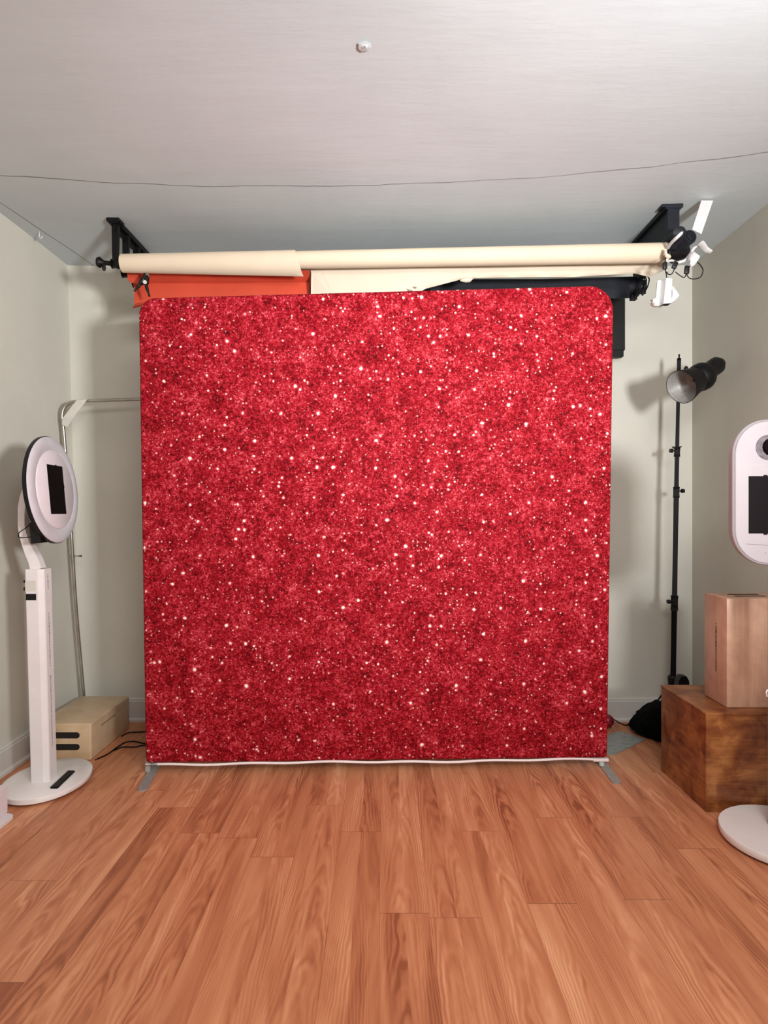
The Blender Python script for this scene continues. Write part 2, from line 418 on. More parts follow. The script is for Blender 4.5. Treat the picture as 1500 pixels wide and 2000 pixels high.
def foot(front, post, back, name='foot'):
    d = (front-back); d.z = 0; d.normalize(); s = Vector((d.y, -d.x, 0)); wd = 0.024; pts = []
    for k in range(9):
        a = math.pi*k/8; pts.append(front+s*(wd*math.cos(a))+d*(wd*math.sin(a))-d*wd)
    for k in range(9):
        a = math.pi*k/8; pts.append(back-s*(wd*math.cos(a))-d*(wd*math.sin(a))+d*wd)
    bm = NB(); prism(bm, [Vector((p.x, p.y, 0.0)) for p in pts], (0, 0, 0.007)); f = obj(name, bm, M['steel'], bd)
    bm = NB(); tube(bm, [Vector((post.x, post.y, 0.006)), Vector((post.x, post.y, 0.075))], 0.014, 16); obj('foot_post', bm, M['steel'], f, smooth=True)
foot(G(277, 1546), G(289, 1508), Vector((-1.245, 3.46, 0)))
foot(G(1206, 1532), G(1175, 1497), Vector((1.185, 3.52, 0)))

# ------------------------------------------------------------------ paper rolls and their brackets
LX = -1.470
zr = 2.716
def lr(x, dz=0.0): return lerp(3.36, 3.20, (x-238)/1065.0)+dz      # distance of the front roll at picture column x
# left bracket
b = thing('ceiling_bracket', 'black ceiling bracket with three drop arms at the left end of the paper rolls', 'bracket', (LX, 3.36, HC), group='ceiling brackets of the paper rolls')
bm = NB(); box(bm, (LX-0.024, 3.335, HC-0.018), (LX+0.024, 3.80, HC+0.012), 0.003)
box(bm, (LX-0.034, 3.325, HC-0.012), (LX+0.034, 3.40, HC+0.012), 0.002)
box(bm, (LX-0.004, 3.345, HC-0.055), (LX+0.004, 3.80, HC-0.016), 0.001)
obj('rail', bm, M['blackmat'], b)
for Z in (3.365, 3.50, 3.65):
    bm = NB(); prism(bm, [(LX-0.017, Z-0.012, HC-0.01), (LX+0.020, Z-0.012, HC-0.01), (LX+0.013, Z-0.012, zr-0.02), (LX-0.013, Z-0.012, zr-0.02)], (0, 0.024, 0))
    tube(bm, [(LX-0.02, Z, zr), (LX+0.03, Z, zr)], 0.026, 18)
    obj('drop_arm', bm, M['blackmat'], b, smooth=True)
bm = NB(); k0 = P(191, 512, 3.36); k1 = P(240, 517, 3.36)
dirk = (k1-k0)
lathe(bm, k0, dirk, [(-0.004, 0.014), (0.0, 0.026), (0.012, 0.029), (0.022, 0.020), (0.035, 0.013), (0.05, 0.012), (0.085, 0.013), (0.10, 0.02), (0.11, 0.026), (0.135, 0.024)], 20)
lathe(bm, P(203, 524, 3.36), (0, 0, -1), [(-0.03, 0.008), (0.0, 0.010), (0.012, 0.007)], 12)
obj('roller_knob', bm, M['blackmat'], b, smooth=True)
# front roll
r = thing('paper_roll', 'long cream seamless paper roll, front and topmost, with its end partly unwound', 'paper roll', (0, 3.28, zr), group='paper rolls on the ceiling brackets')
A = P(239, 514.5, 3.36); B = P(1303, 494, 3.20); ra, rb = 0.0455, 0.0505
bm = NB(); d = (B-A); L = d.length
lathe(bm, A, d, [(0, ra-0.014), (0, ra-0.004), (0.012, ra), (L*0.33, ra), (L-0.01, rb), (L, rb-0.004), (L, rb-0.02), (L-0.03, rb-0.022)], 48)
obj('roll', bm, M['cream'], r, smooth=True)
# loose outer turn that has slid down, wider towards its torn edge
bm = NB(); rows = []
dd, uu, vv = frame_of(d)
for k in range(21):
    t = k/20; row = []
    for i in range(25):
        s = i/24; px = lerp(240, 588+ (17*t if t > 0.5 else 10*t), s)
        f = (px-240)/(1303-240); c0 = A.lerp(B, f); rr = lerp(ra, rb, f)
        ang = math.radians(lerp(100, -95, t))         # from the top, over the front, to the underside
        drop = 0.036*s*max(0.0, (t-0.3)/0.7)**1.2
        row.append(c0+Vector((0, -1, 0))*(math.cos(ang)*(rr+0.0025+0.006*s))+Vector((0, 0, 1))*(math.sin(ang)*(rr+0.003)-drop))
    rows.append(row)
grid(bm, rows, (0, 0.0012, -0.0008)); obj('loose_turn', bm, M['cream'], r, smooth=True, angle=60)
# second cream roll
r = thing('paper_roll', 'second cream paper roll behind the front one with a torn sheet hanging down', 'paper roll', (0, 3.42, zr), group='paper rolls on the ceiling brackets')
A2 = P(600, 525, lr(600, 0.145)); A2 = Vector((-1.42, 3.50, zr)); B2 = Vector((1.475, 3.345, 2.712))
bm = NB(); d2 = B2-A2; lathe(bm, A2, d2, [(0, 0.03), (0, 0.040), (d2.length, 0.043), (d2.length, 0.03)], 40); obj('roll', bm, M['cream2'], r, smooth=True)
bm = NB(); rows = []
bot = [(607, 578), (650, 577), (813, 569), (823, 566), (850, 559), (880, 551), (900, 546), (908, 552), (918, 551), (926, 543), (980, 542), (1060, 541), (1120, 541), (1180, 537), (1240, 534), (1268, 541), (1300, 527)]
xs = sorted(set([607+k*6.3 for k in range(111)]+[p[0] for p in bot]))
for t in [0, 0.12, 0.25, 0.4, 0.55, 0.7, 0.85, 0.94, 1.0]:
    row = []
    for x in xs:
        z0 = lr(x, 0.075); yt = lerp(524, 503, (x-607)/693.0); yb = pl(x, bot)
        curl = 0.0
        if t > 0.8: curl = (t-0.8)*0.10*(0.3+abs(math.sin(x*0.05)))*(1 if x > 813 else 0.25)
        row.append(P(x, lerp(yt, yb, t), z0+0.02*t*t+0.004*math.sin(x*0.021+t*2)-curl))
    rows.append(row)
grid(bm, rows, (0, 0.0012, 0)); obj('hanging_sheet', bm, M['cream2'], r, smooth=True, angle=50)
bm = NB()
prism(bm, [P(608, 531, 3.365), P(628, 531, 3.36), P(641, 551, 3.35), P(649, 578, 3.34), P(607, 579, 3.37)], (0, 0.002, 0)); obj('folded_corner', bm, M['cream2'], r)
bm = NB()
prism(bm, [P(808, 571, 3.315), P(801, 561, 3.31), P(812, 564, 3.31), P(817, 556, 3.30), P(835, 562, 3.315), P(818, 571, 3.32)], (0, 0.002, 0))
tube(bm, curve_pts([P(900, 546, 3.29), P(906, 553, 3.285), P(914, 554, 3.285), P(922, 545, 3.29)], 5), [0.004]*16, 8) if False else None
obj('torn_curl', bm, M['cream2'], r)
bm = NB(); lathe(bm, P(899, 548, 3.29), P(922, 546, 3.29)-P(899, 548, 3.29), [(0, 0.003), (0.012, 0.009), (0.03, 0.014), (0.045, 0.010), (0.062, 0.004)], 14); obj('torn_curl', bm, M['cream2'], r, smooth=True)
# orange roll with sheet
r = thing('paper_roll', 'orange paper roll at the left with a wide strip of orange sheet hanging from it', 'paper roll', (-0.9, 3.6, 2.7), group='paper rolls on the ceiling brackets')
A3 = Vector((-1.475, 3.655, 2.712)); B3 = Vector((-0.43, 3.60, 2.715))
bm = NB(); d3 = B3-A3; lathe(bm, A3, d3, [(0, 0.025), (0, 0.040), (d3.length, 0.040), (d3.length, 0.025)], 40); obj('roll', bm, M['orange'], r, smooth=True)
bm = NB()
zs = lambda x: lerp(3.44, 3.39, (x-250)/355.0)
prof = [(0.0, 528, -0.03), (0.25, 538, 0.0), (0.45, 552.5, 0.05), (0.5, 553.5, 0.045), (0.75, 570, 0.035), (1.0, 592, 0.03)]
xs = [262+k*(605-262)/34 for k in range(35)]
rows = []
for (t, y, dz) in prof:
    row = []
    for x in xs:
        yy = y + (0 if t < 0.4 else (0 if t > 0.9 else -1.5*(x-262)/343))
        if t == 1.0: yy = lerp(594, 586, (x-262)/343)
        xl = x + (0 if t > 0.45 else 10*(1-(x-262)/343.0)*(1-t))
        row.append(P(xl, yy, zs(x)+dz+0.003*math.sin(x*0.05)))
    rows.append(row)
grid(bm, rows, (0, 0.0015, 0)); obj('hanging_sheet', bm, M['orange'], r, smooth=True, angle=25)
bm = NB()
rows = [[P(lerp(248, 274, i/6), lerp(532, 533, i/6), 3.43) for i in range(7)], [P(lerp(250, 272, i/6), lerp(547, 543, i/6), 3.425) for i in range(7)], [P(lerp(255, 269, i/6), lerp(552, 555, i/6), 3.44) for i in range(7)]]
grid(bm, rows, (0, 0.0015, 0)); obj('folded_corner', bm, M['orange'], r, smooth=True)
bm = NB()
rows = [[P(lerp(266, 330, i/8), lerp(592, 585, i/8), 3.445) for i in range(9)], [P(lerp(262, 330, i/8), lerp(597, 589, i/8), 3.415) for i in range(9)], [P(lerp(258, 325, i/8), lerp(602, 590, i/8), 3.43) for i in range(9)]]
grid(bm, rows, (0, 0.0015, 0)); obj('curled_edge', bm, M['orange'], r, smooth=True)
# black roll
r = thing('paper_roll', 'black paper roll at the right, hindmost and lowest of the rolls', 'paper roll', (0.8, 3.7, 2.68), group='paper rolls on the ceiling brackets')
A4 = P(560, 577, 3.80); B4 = P(1247, 561, 3.60)
bm = NB(); d4 = B4-A4; L4 = d4.length
lathe(bm, A4, d4, [(0, 0.03), (0, 0.052), (L4-0.20, 0.060), (L4-0.03, 0.060), (L4-0.02, 0.056), (L4, 0.054), (L4, 0.04), (L4+0.035, 0.04), (L4+0.035, 0.02)], 36); obj('roll', bm, M['navy'], r, smooth=True)
bm = NB(); rows = []
for t in (0, 0.3, 0.6, 1.0):
    rows.append([P(x, lerp(545, 0, 0)+t*(pl(x, [(840, 30), (1150, 30), (1200, 38), (1238, 36)])), lerp(3.55, 3.50, (x-840)/400)) for x in [840+k*10 for k in range(40)]])
grid(bm, rows, (0, 0.0015, 0)); obj('hanging_sheet', bm, M['navy'], r, smooth=True)
bm = NB(); box(bm, P(1234, 576, 3.56), P(1244, 584, 3.56)+Vector((0, 0.03, 0)), 0.002); obj('clip', bm, M['blackmat'], r)
# cord bundle at the black roll
bm = NB()
for (x0, x1, yb) in ((1255, 1255, 570), (1259, 1256, 576), (1262, 1260, 574), (1268, 1262, 566)):
    tube(bm, curve_pts([P(x0-4, 538, 3.47), P(x0, 545, 3.46), P((x0+x1)/2+1, 556, 3.46), P(x1, yb, 3.46)], 5), 0.0035, 8)
lathe(bm, P(1256, 560, 3.46), P(1255, 577, 3.46)-P(1256, 560, 3.46), [(0, 0.005), (0.01, 0.010), (0.04, 0.008), (0.05, 0.004)], 10)
tag(obj('cord_bundle', bm, M['blackmat'], smooth=True), 'bunch of thin black cords hanging beside the end of the black roll', 'cord')
# right bracket
RX = 1.49
b = thing('ceiling_bracket', 'black solid-sided ceiling bracket at the right end of the paper rolls', 'bracket', (RX, 3.2, HC), group='ceiling brackets of the paper rolls')
bm = NB(); box(bm, (RX-0.03, 3.185, HC-0.014), (RX+0.045, 3.72, HC+0.012), 0.002); box(bm, (RX-0.05, 3.18, HC-0.008), (RX+0.06, 3.23, HC+0.012), 0.002); obj('rail', bm, M['navy'], b)
bm = NB(); prism(bm, [(RX-0.012, 3.20, HC-0.012), (RX-0.012, 3.72, HC-0.012), (RX-0.012, 3.62, zr-0.02), (RX-0.012, 3.20, zr-0.03)], (0.012, 0, 0)); obj('side_panel', bm, M['navy'], b)
bm = NB(); box(bm, (RX-0.012, 3.19, zr-0.03), (RX+0.045, 3.215, HC-0.01), 0.002); box(bm, (RX-0.018, 3.185, zr-0.03), (RX-0.008, 3.205, HC-0.012), 0.001); obj('front_post', bm, M['navy'], b)
# drive unit
dv = thing('roller_drive', 'black cylindrical roller drive clustered at the right bracket', 'roller drive', tuple(P(1330, 480, 3.12)))
bm = NB(); a = P(1349, 461, 3.02); e = P(1312, 492, 3.17); d = e-a
lathe(bm, a, d, [(0.004, 0.006), (0.004, 0.012), (0.0, 0.013), (0.0, 0.020), (0.006, 0.022), (0.0, 0.024), (0.0, 0.031), (0.006, 0.0345), (0.05, 0.0345), (0.055, 0.037), (0.09, 0.037), (0.095, 0.033), (d.length, 0.033)], 28); obj('motor', bm, M['navy'], dv, smooth=True)
bm = NB(); a = P(1328, 454, 3.10); e = P(1305, 472, 3.26); d = e-a
lathe(bm, a, d, [(0, 0.02), (0.004, 0.032), (0.10, 0.033), (d.length, 0.033)], 24); obj('motor', bm, M['navy'], dv, smooth=True)
bm = NB(); a = P(1344, 489, 3.10); e = P(1300, 500, 3.19); d = e-a
lathe(bm, a, d, [(0, 0.02), (0.005, 0.035), (0.03, 0.040), (0.07, 0.040), (0.075, 0.046), (0.085, 0.046), (0.09, 0.036), (d.length, 0.02)], 24); obj('gear_housing', bm, M['black'], dv, smooth=True)
bm = NB(); tube(bm, curve_pts([P(1334, 453, 3.04), P(1322, 464, 3.05), P(1310, 476, 3.10), P(1303, 487, 3.15)], 6), 0.0085, 8); o = obj('chain_guard', bm, M['whitepaper'], dv, smooth=True); o['label'] = 'white chain guard'
bm = NB(); tube(bm, curve_pts([P(1299, 488, 3.13), P(1301, 498, 3.12), P(1306, 503, 3.13), P(1300, 510, 3.13)], 5), [0.008]*6+[0.012]*5+[0.006]*5, 10); o = obj('end_plug', bm, M['cream2'], dv, smooth=True); o['label'] = 'pale end plug of the roll'
bm = NB(); tube(bm, curve_pts([P(1300, 512, 3.12), P(1312, 509, 3.10), P(1325, 513, 3.09), P(1345, 505, 3.08), P(1350, 496, 3.08)], 5), 0.006, 8); obj('lower_chain_guard', bm, M['whitepaper'], dv, smooth=True)
# white parts
bm = NB()
s0, s1 = P(1370, 391, 3.14), P(1393, 391, 3.14); e0, e1 = P(1352, 448, 3.10), P(1370, 457, 3.10)
for q in (s0, s1): q.z = HC+0.004
rows = [[s0, s0.lerp(s1, .5), s1], [s0.lerp(e0, .5), s0.lerp(e1, .5).lerp(s1.lerp(e0, .5), .5)+Vector((0, -0.006, 0)), s1.lerp(e1, .5)], [e0, e0.lerp(e1, .5), e1]]
grid(bm, rows, (0, 0.004, 0)); tag(obj('white_strap', bm, M['whitepaper']), 'flat white strap running from the ceiling down to the black roller drive', 'strap')
wb = thing('plastic_wing', 'white curved plastic wings sticking out right of the black roller drive', 'bracket piece', tuple(P(1360, 495, 3.06)))
def leaf(pts, thick=0.006):
    bm = NB(); n = len(pts)//2
    rows = []
    for k in range(7):
        t = k/6; rows.append([Vector(pts[i]).lerp(Vector(pts[-1-i]), t)+Vector((0, -0.018*math.sin(math.pi*t), 0)) for i in range(n)])
    return grid(bm, rows, (0, thick, 0))
obj('wing', leaf([P(1362, 478, 3.04), P(1368, 470, 3.04), P(1374, 470, 3.03), P(1380, 481, 3.02), P(1389, 491, 3.02), P(1388, 494, 3.02), P(1378, 492, 3.02), P(1370, 484, 3.03), P(1366, 479, 3.04), P(1361, 480, 3.04)]), M['whitepaper'], wb, smooth=True)
obj('wing', leaf([P(1343, 508, 3.06), P(1346, 497, 3.06), P(1354, 489, 3.05), P(1362, 498, 3.05), P(1364, 508, 3.05), P(1357, 518, 3.05), P(1350, 521, 3.05), P(1347, 516, 3.05)]), M['whitepaper'], wb, smooth=True)
bm = NB(); tube(bm, curve_pts([P(1366, 478, 3.06), P(1356, 484, 3.07), P(1348, 496, 3.08), P(1338, 508, 3.09), P(1326, 512, 3.10)], 5), 0.007, 8); obj('link_bar', bm, M['diffuser'], wb, smooth=True)
# three cords with inline switches
def cord(pts, sw, lab, Z=3.03):
    t = thing('pull_cord', lab, 'cord', tuple(P(sw[0], sw[1], Z)), 'cords with inline switches')
    bm = NB(); tube(bm, curve_pts([P(x, y, Z+dz) for x, y, dz in pts], 6), 0.0026, 8); obj('cable', bm, M['blackmat'], t, smooth=True)
    bm = NB(); c = P(sw[0], sw[1], Z); hw, hh = sw[2]*Z/F, sw[3]*Z/F
    box(bm, c+Vector((-hw, -0.008, -hh)), c+Vector((hw, 0.008, hh)), 0.004)
    bmesh.ops.rotate(bm, verts=bm.verts, cent=c, matrix=Matrix.Rotation(math.radians(sw[4]), 3, 'Y'))
    obj('inline_switch', bm, M['black'], t, smooth=True)
cord([(1300, 503, 0.06), (1299, 514, 0.02), (1299, 524, 0), (1301, 534, 0), (1302, 542, 0.05)], (1298.5, 519, 4, 7, 0), 'black cord with inline switch that holds the white shroud, leftmost of three')
cord([(1321, 505, 0.06), (1320, 512, 0.02), (1318, 522, 0), (1313, 534, 0), (1306, 536, 0), (1302, 531, 0.01)], (1318, 518, 4.5, 7, 22), 'black cord with inline switch looping left, middle one of three')
cord([(1319, 531, 0.0), (1328, 538, 0), (1336, 542, 0), (1340, 536, 0), (1340, 533, 0), (1345, 542, 0), (1355, 545, 0), (1368, 541, 0), (1373, 528, 0), (1368, 518, 0.01), (1362, 512, 0.03)], (1341.5, 527, 4.5, 8, 5), 'black cord with inline switch and wide round loop, rightmost of three')
bm = NB(); tube(bm, curve_pts([P(1342, 519, 3.03), P(1342, 510, 3.04), P(1341, 505, 3.07)], 4), 0.0022, 6)
# hanging white shroud
sh = thing('hanging_shroud', 'white folded plastic shroud hanging on a cord right of the backdrop top corner', 'shroud', tuple(P(1299, 570, 3.1)))
bm = NB(); Zs = 3.08
prism(bm, [P(1284, 548, Zs), P(1297, 546, Zs+0.03), P(1293, 596, Zs+0.03), P(1280, 596, Zs)], (0.012, 0.035, 0)); obj('side_fold', bm, M['whitepaper'], sh)
bm = NB(); prism(bm, [P(1301, 543, Zs-0.02), P(1313, 544, Zs-0.01), P(1311, 592, Zs-0.01), P(1296, 593, Zs-0.02)], (-0.01, 0.04, 0)); obj('front_fold', bm, M['whitepaper'], sh)
obj('flared_ear', leaf([P(1311, 560, Zs+0.01), P(1315, 558, Zs+0.02), P(1320, 565, Zs+0.02), P(1322, 573, Zs+0.02), P(1324, 582, Zs+0.02), P(1321, 587, Zs+0.02), P(1314, 590, Zs+0.01), P(1309, 592, Zs+0.01)], 0.02), M['whitepaper'], sh, smooth=True)
obj('flared_ear', leaf([P(1283, 582, Zs), P(1278, 581, Zs-0.01), P(1272, 585, Zs-0.01), P(1273, 592, Zs-0.01), P(1277, 597, Zs-0.01), P(1287, 598, Zs)], 0.02), M['whitepaper'], sh, smooth=True)
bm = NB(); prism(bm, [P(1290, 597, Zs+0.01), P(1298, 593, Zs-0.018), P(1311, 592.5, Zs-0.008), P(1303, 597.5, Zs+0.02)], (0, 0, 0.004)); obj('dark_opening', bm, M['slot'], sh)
# spring clamp
cl = thing('spring_clamp', 'black spring clamp gripping the orange sheet at its left corner', 'clamp', tuple(P(280, 550, 3.38)))
Zc = 3.36
bm = NB(); tube(bm, curve_pts([P(283, 534, Zc), P(281, 545, Zc-0.01), P(274, 555, Zc-0.012), P(262, 569, Zc-0.012)], 5), [0.008]*3+[0.014]*7+[0.009]*3+[0.006]*3, 10); obj('handle', bm, M['black'], cl, smooth=True)
bm = NB(); tube(bm, curve_pts([P(288, 536, Zc), P(286, 548, Zc-0.012), P(286, 559, Zc-0.014), P(292, 579, Zc-0.014)], 5), [0.008]*3+[0.014]*6+[0.009]*4+[0.006]*3, 10); obj('handle', bm, M['black'], cl, smooth=True)
bm = NB(); tube(bm, [P(283, 551, Zc-0.03), P(283, 551, Zc+0.02)], 0.010, 14); o = obj('pivot', bm, M['chrome'], cl, smooth=True)
bm = NB(); box(bm, P(283, 539, Zc-0.008), P(290, 534, Zc-0.008)+Vector((0, 0.03, 0)), 0.003); obj('jaw', bm, M['chrome'], cl, smooth=True)
# black case on the back wall, behind the upper right corner
t = thing('black_case', 'tall black boxy unit fixed to the back wall beside the backdrop top right corner', 'wall unit', tuple(P(1200, 640, 3.95)))
bm = NB(); box(bm, Vector((P(1170, 640, 3.93).x, 3.93, P(0, 684, 3.93).z)), Vector((P(1221.5, 640, 3.93).x, YB, P(0, 578, 3.93).z)), 0.006); obj('body', bm, M['black'], t)
bm = NB(); box(bm, Vector((P(1170, 640, 3.92).x, 3.915, P(0, 697, 3.92).z)), Vector((P(1218, 640, 3.92).x, 3.96, P(0, 683, 3.92).z)), 0.005); obj('lower_ledge', bm, M['blackmat'], t)

# ------------------------------------------------------------------ bent pipe frame in the left corner
t = thing('pipe_frame', 'thin bent metal pipe frame leaning in the left rear corner', 'pipe frame', (-1.86, 3.93, 0))
pp = [P(330, 777, 3.83), P(275, 779.5, 3.82), P(200, 782, 3.80), P(152, 784, 3.79), P(134, 788, 3.785), P(124, 799, 3.78), P(121, 815, 3.78), P(125, 850, 3.79), P(137, 1010, 3.82), P(148, 1180, 3.86), P(163, 1352, 3.915)]
low = pp[-1].copy(); low.z = 0.0; low.x += 0.012; low.y = 3.935
pts = curve_pts(pp, 6)+[low]
bm = NB(); tube(bm, pts, 0.0105, 12); obj('pipe', bm, M['chrome'], t, smooth=True)
bm = NB(); tube(bm, [P(138, 1086, 3.84), P(160, 1086, 3.86)], 0.008, 10); obj('cross_stub', bm, M['chrome'], t, smooth=True)
bm = NB(); prism(bm, [P(150, 781, 3.765), P(170, 780, 3.765), P(163, 790, 3.765), P(150, 807, 3.765), P(132, 834, 3.765), P(121, 830, 3.765), P(122, 817, 3.765)], (0, 0.005, 0)); o = obj('tie_band', bm, M['strap'], t); o['label'] = 'pale cloth band tied across the bend'

# ------------------------------------------------------------------ apple boxes and crate
def slot_outline(c, u, v, w, h, n=8):
    pts = []
    for s in (1, -1):
        for k in range(n+1):
            a = math.pi*(k/n)-math.pi/2
            pts.append(c+u*(s*(w-h))+u*(h*math.cos(a)*s)+v*(h*math.sin(a)*s))
    return pts
t = thing('apple_box', 'pale plywood box with two hand slots lying flat on the floor in the left corner', 'wooden box', (-1.75, 3.6, 0), group='slotted plywood boxes')
bm = NB(); box(bm, (-1.903, 3.352, 0.0), (-1.598, 3.86, 0.203), 0.010, 3); o = obj('body', bm, M['birch'], t, smooth=True)
for z in (0.139, 0.075):
    bm = NB(); prism(bm, slot_outline(Vector((-1.75, 3.350, z)), Vector((1, 0, 0)), Vector((0, 0, 1)), 0.090, 0.0165), (0, 0.004, 0)); o = obj('hand_slot', bm, M['slot'], t); o['label'] = 'dark hand slot'
bm = NB(); box(bm, (-1.5985, 3.47, 0.150), (-1.5975, 3.66, 0.1535)); obj('side_slit', bm, M['slot'], t)
t = thing('wooden_crate', 'stained brown plywood cube with knots standing on the floor at the right', 'wooden crate', (1.68, 3.0, 0))
bm = NB(); box(bm, (1.455, 2.776, 0.0), (1.905, 3.226, 0.437), 0.002, 1); obj('body', bm, M['crate'], t)
bm = NB(); box(bm, (1.453, 2.774, 0.4372), (1.907, 3.228, 0.449), 0.0015, 1); obj('lid', bm, M['crate'], t)
t = thing('apple_box', 'pinkish plywood box with slots on top standing upright on the brown crate', 'wooden box', (1.74, 2.95, 0.449), group='slotted plywood boxes')
bm = NB(); box(bm, (1.588, 2.846, 0.4492), (1.893, 3.048, 0.957), 0.006, 2); obj('body', bm, M['birch2'], t, smooth=True)
for y in (2.92, 2.98):
    bm = NB(); prism(bm, slot_outline(Vector((1.74, y, 0.956)), Vector((1, 0, 0)), Vector((0, 1, 0)), 0.076, 0.0125), (0, 0, 0.002)); o = obj('hand_slot', bm, M['slot'], t); o['label'] = 'dark hand slot'
bm = NB(); zz = P(0, 1219, 2.91).z; ze = P(0, 1311, 2.91).z; cur = zz; k = 0
while cur > ze:
    l = random.choice((0.004, 0.006, 0.009, 0.014)) if k > 3 else 0.005
    if cur < lerp(zz, ze, 0.52): l = random.choice((0.012, 0.02, 0.03))
    hw = random.uniform(0.0025, 0.0045) if cur > lerp(zz, ze, 0.52) else 0.0025
    box(bm, (1.5868, 2.938-hw, cur-l), (1.5884, 2.938+hw, cur)); cur -= l+random.choice((0.002, 0.003, 0.006 if k < 4 else 0.002)); k += 1
obj('lettering', bm, M['ink'], t)

# ------------------------------------------------------------------ left ring light photo booth
bx = thing('photo_booth', 'white photo booth stand with round ring light head by the left wall', 'photo booth', (-1.668, 3.05, 0), group='photo booths at the sides')
bm = NB(); c0 = Vector((-1.668, 3.05, 0.013))
lathe(bm, c0, (0, 0, 1), [(0, 0.97), (0.002, 0.985), (0.0255, 0.998), (0.0275, 0.99)], 72, uv=((1, 0, 0), (0, 1, 0)), sx=0.19, sy=0.243)
obj('base', bm, M['white_wood'], bx, smooth=True, angle=50)
for (ax, ay) in ((-0.085, -0.185), (0.06, -0.15), (0.14, 0.02), (-0.12, 0.1), (0.03, 0.2)):
    bm = NB(); lathe(bm, c0+Vector((ax, ay, -0.013)), (0, 0, 1), [(0, 0.013), (0.003, 0.018), (0.0135, 0.018)], 14); obj('foot', bm, M['black'], bx, smooth=True)
bm = NB()
def colring(z, dx):
    x0, x1, y0, y1, ch = -1.720+dx, -1.632+dx, 2.99, 3.066, 0.026
    return [bm.verts.new((x, y, z)) for x, y in ((x0, y0+0.004), (x0+0.004, y0), (x1-ch, y0), (x1-0.003, y0+0.010), (x1, y0+0.016), (x1, y1), (x0, y1))]
ra_, rb_ = colring(0.0405, 0.0), colring(1.078, -0.029)
for k in range(7): bm.faces.new((ra_[k], ra_[(k+1) % 7], rb_[(k+1) % 7], rb_[k]))
bm.faces.new(ra_); bm.faces.new(list(reversed(rb_)))
obj('column', bm, M['white'], bx)
# side lettering, label and switch
for z, zend in ((1.05, 0.98), (0.86, 0.60), (0.55, 0.20)):
    bm = NB()
    while z > zend:
        l = random.choice((0.004, 0.006, 0.01, 0.003)); f = (z-0.04)/1.04; x = -1.632-0.029*f
        box(bm, (x-0.001, 3.030, z-l), (x+0.0012, 3.030+random.uniform(0.003, 0.006), z))
        z -= l+random.choice((0.002, 0.003, 0.004))
    obj('lettering', bm, M['greyink'], bx)
zf = 2.989
bm = NB(); a = P(50.3, 1160, zf); b2 = P(70.5, 1172.5, zf); box(bm, (a.x, zf, b2.z), (b2.x, zf+0.003, a.z)); o = obj('nameplate', bm, M['black'], bx); o['label'] = 'black nameplate'
bm = NB(); a = P(49, 1134, zf); b2 = P(70, 1155, zf); box(bm, (a.x, zf+0.0002, b2.z), (b2.x, zf+0.003, a.z)); o = obj('sticker', bm, M['strap'], bx); o['label'] = 'plain pale sticker'
for (y0, y1) in ((1133, 1139), (1147, 1154)):
    bm = NB(); a = P(45.5, y0, 3.0); b2 = P(49.5, y1, 3.0); box(bm, (a.x, 3.0, b2.z), (b2.x, 3.015, a.z), 0.002); obj('side_switch', bm, M['black'], bx)
# neck: a flat curved arm
neck = [(75, 1112), (70, 1095), (62, 1078), (53, 1055), (47, 1030), (46.5, 1005), (48, 985), (55, 962), (66, 950)]
nw = [11, 10, 9, 7.5, 6.5, 6.5, 7, 8, 8]
cp = curve_pts([P(x, y, 3.03) for x, y in neck], 5); bm = NB(); ringsn = []
for i, p in enumerate(cp):
    d = (cp[min(i+1, len(cp)-1)]-cp[max(i-1, 0)]).normalized(); s = Vector((d.z, 0, -d.x)).normalized()
    hw = pl(i/5.0, [(k, v) for k, v in enumerate(nw)])*3.03/F
    ringsn.append([bm.verts.new(p+s*hw*a+Vector((0, c, 0))) for a, c in ((-1, -0.022), (1, -0.022), (1, 0.022), (-1, 0.022))])
for a, b2 in zip(ringsn, ringsn[1:]):
    for k in range(4): bm.faces.new((a[k], a[(k+1) % 4], b2[(k+1) % 4], b2[k]))
bm.faces.new(ringsn[0]); bm.faces.new(list(reversed(ringsn[-1])))
obj('neck', bm, M['white'], bx, smooth=True)
# head
az, tl = math.radians(4), math.radians(5)
n = Vector((math.cos(az)*math.cos(tl), math.sin(az)*math.cos(tl), math.sin(tl)))
hv = Vector((-math.sin(az), math.cos(az), 0)); uvv = n.cross(hv).normalized()
if uvv.z < 0: uvv = -uvv
hc = Vector((-1.627, 3.05, CAMZ+43.5*3.05/F))
R = 0.266
bm = NB(); lathe(bm, hc-n*0.034, n, [(0, R-0.06), (0, R-0.008), (0.004, R-0.001), (0.020, R), (0.022, R-0.004)], 72, uv=(hv, uvv)); obj('ring_housing', bm, M['black'], bx, smooth=True)
bm = NB(); lathe(bm, hc-n*0.0118, n, [(0, R-0.003), (0.004, R-0.004), (0.009, R-0.012), (0.0115, R-0.03), (0.012, R-0.06), (0.006, R-0.074), (0, R-0.075)], 72, uv=(hv, uvv), cap0=False, cap1=False); obj('light_diffuser', bm, M['diffuser'], bx, smooth=True)
RI = 0.194
bm = NB(); lathe(bm, hc-n*0.011, n, [(0, RI), (0.011, RI), (0.013, RI-0.003)], 72, uv=(hv, uvv)); obj('face_plate', bm, M['plate_white'], bx, smooth=True)
def hbox(cu, cv, hu, hvv, d0, d1):
    b_ = NB(); prism(b_, [hc+hv*(cu+a*hu)+uvv*(cv+c*hvv)+n*d0 for a, c in ((-1, -1), (1, -1), (1, 1), (-1, 1))], n*(d1-d0)); return b_
obj('screen', hbox(0.0, 0.0, 0.082, 0.121, 0.002, 0.0035), M['screen'], bx)
obj('screen_notch', hbox(0.012, 0.122, 0.006, 0.003, 0.002, 0.0035), M['screen'], bx)
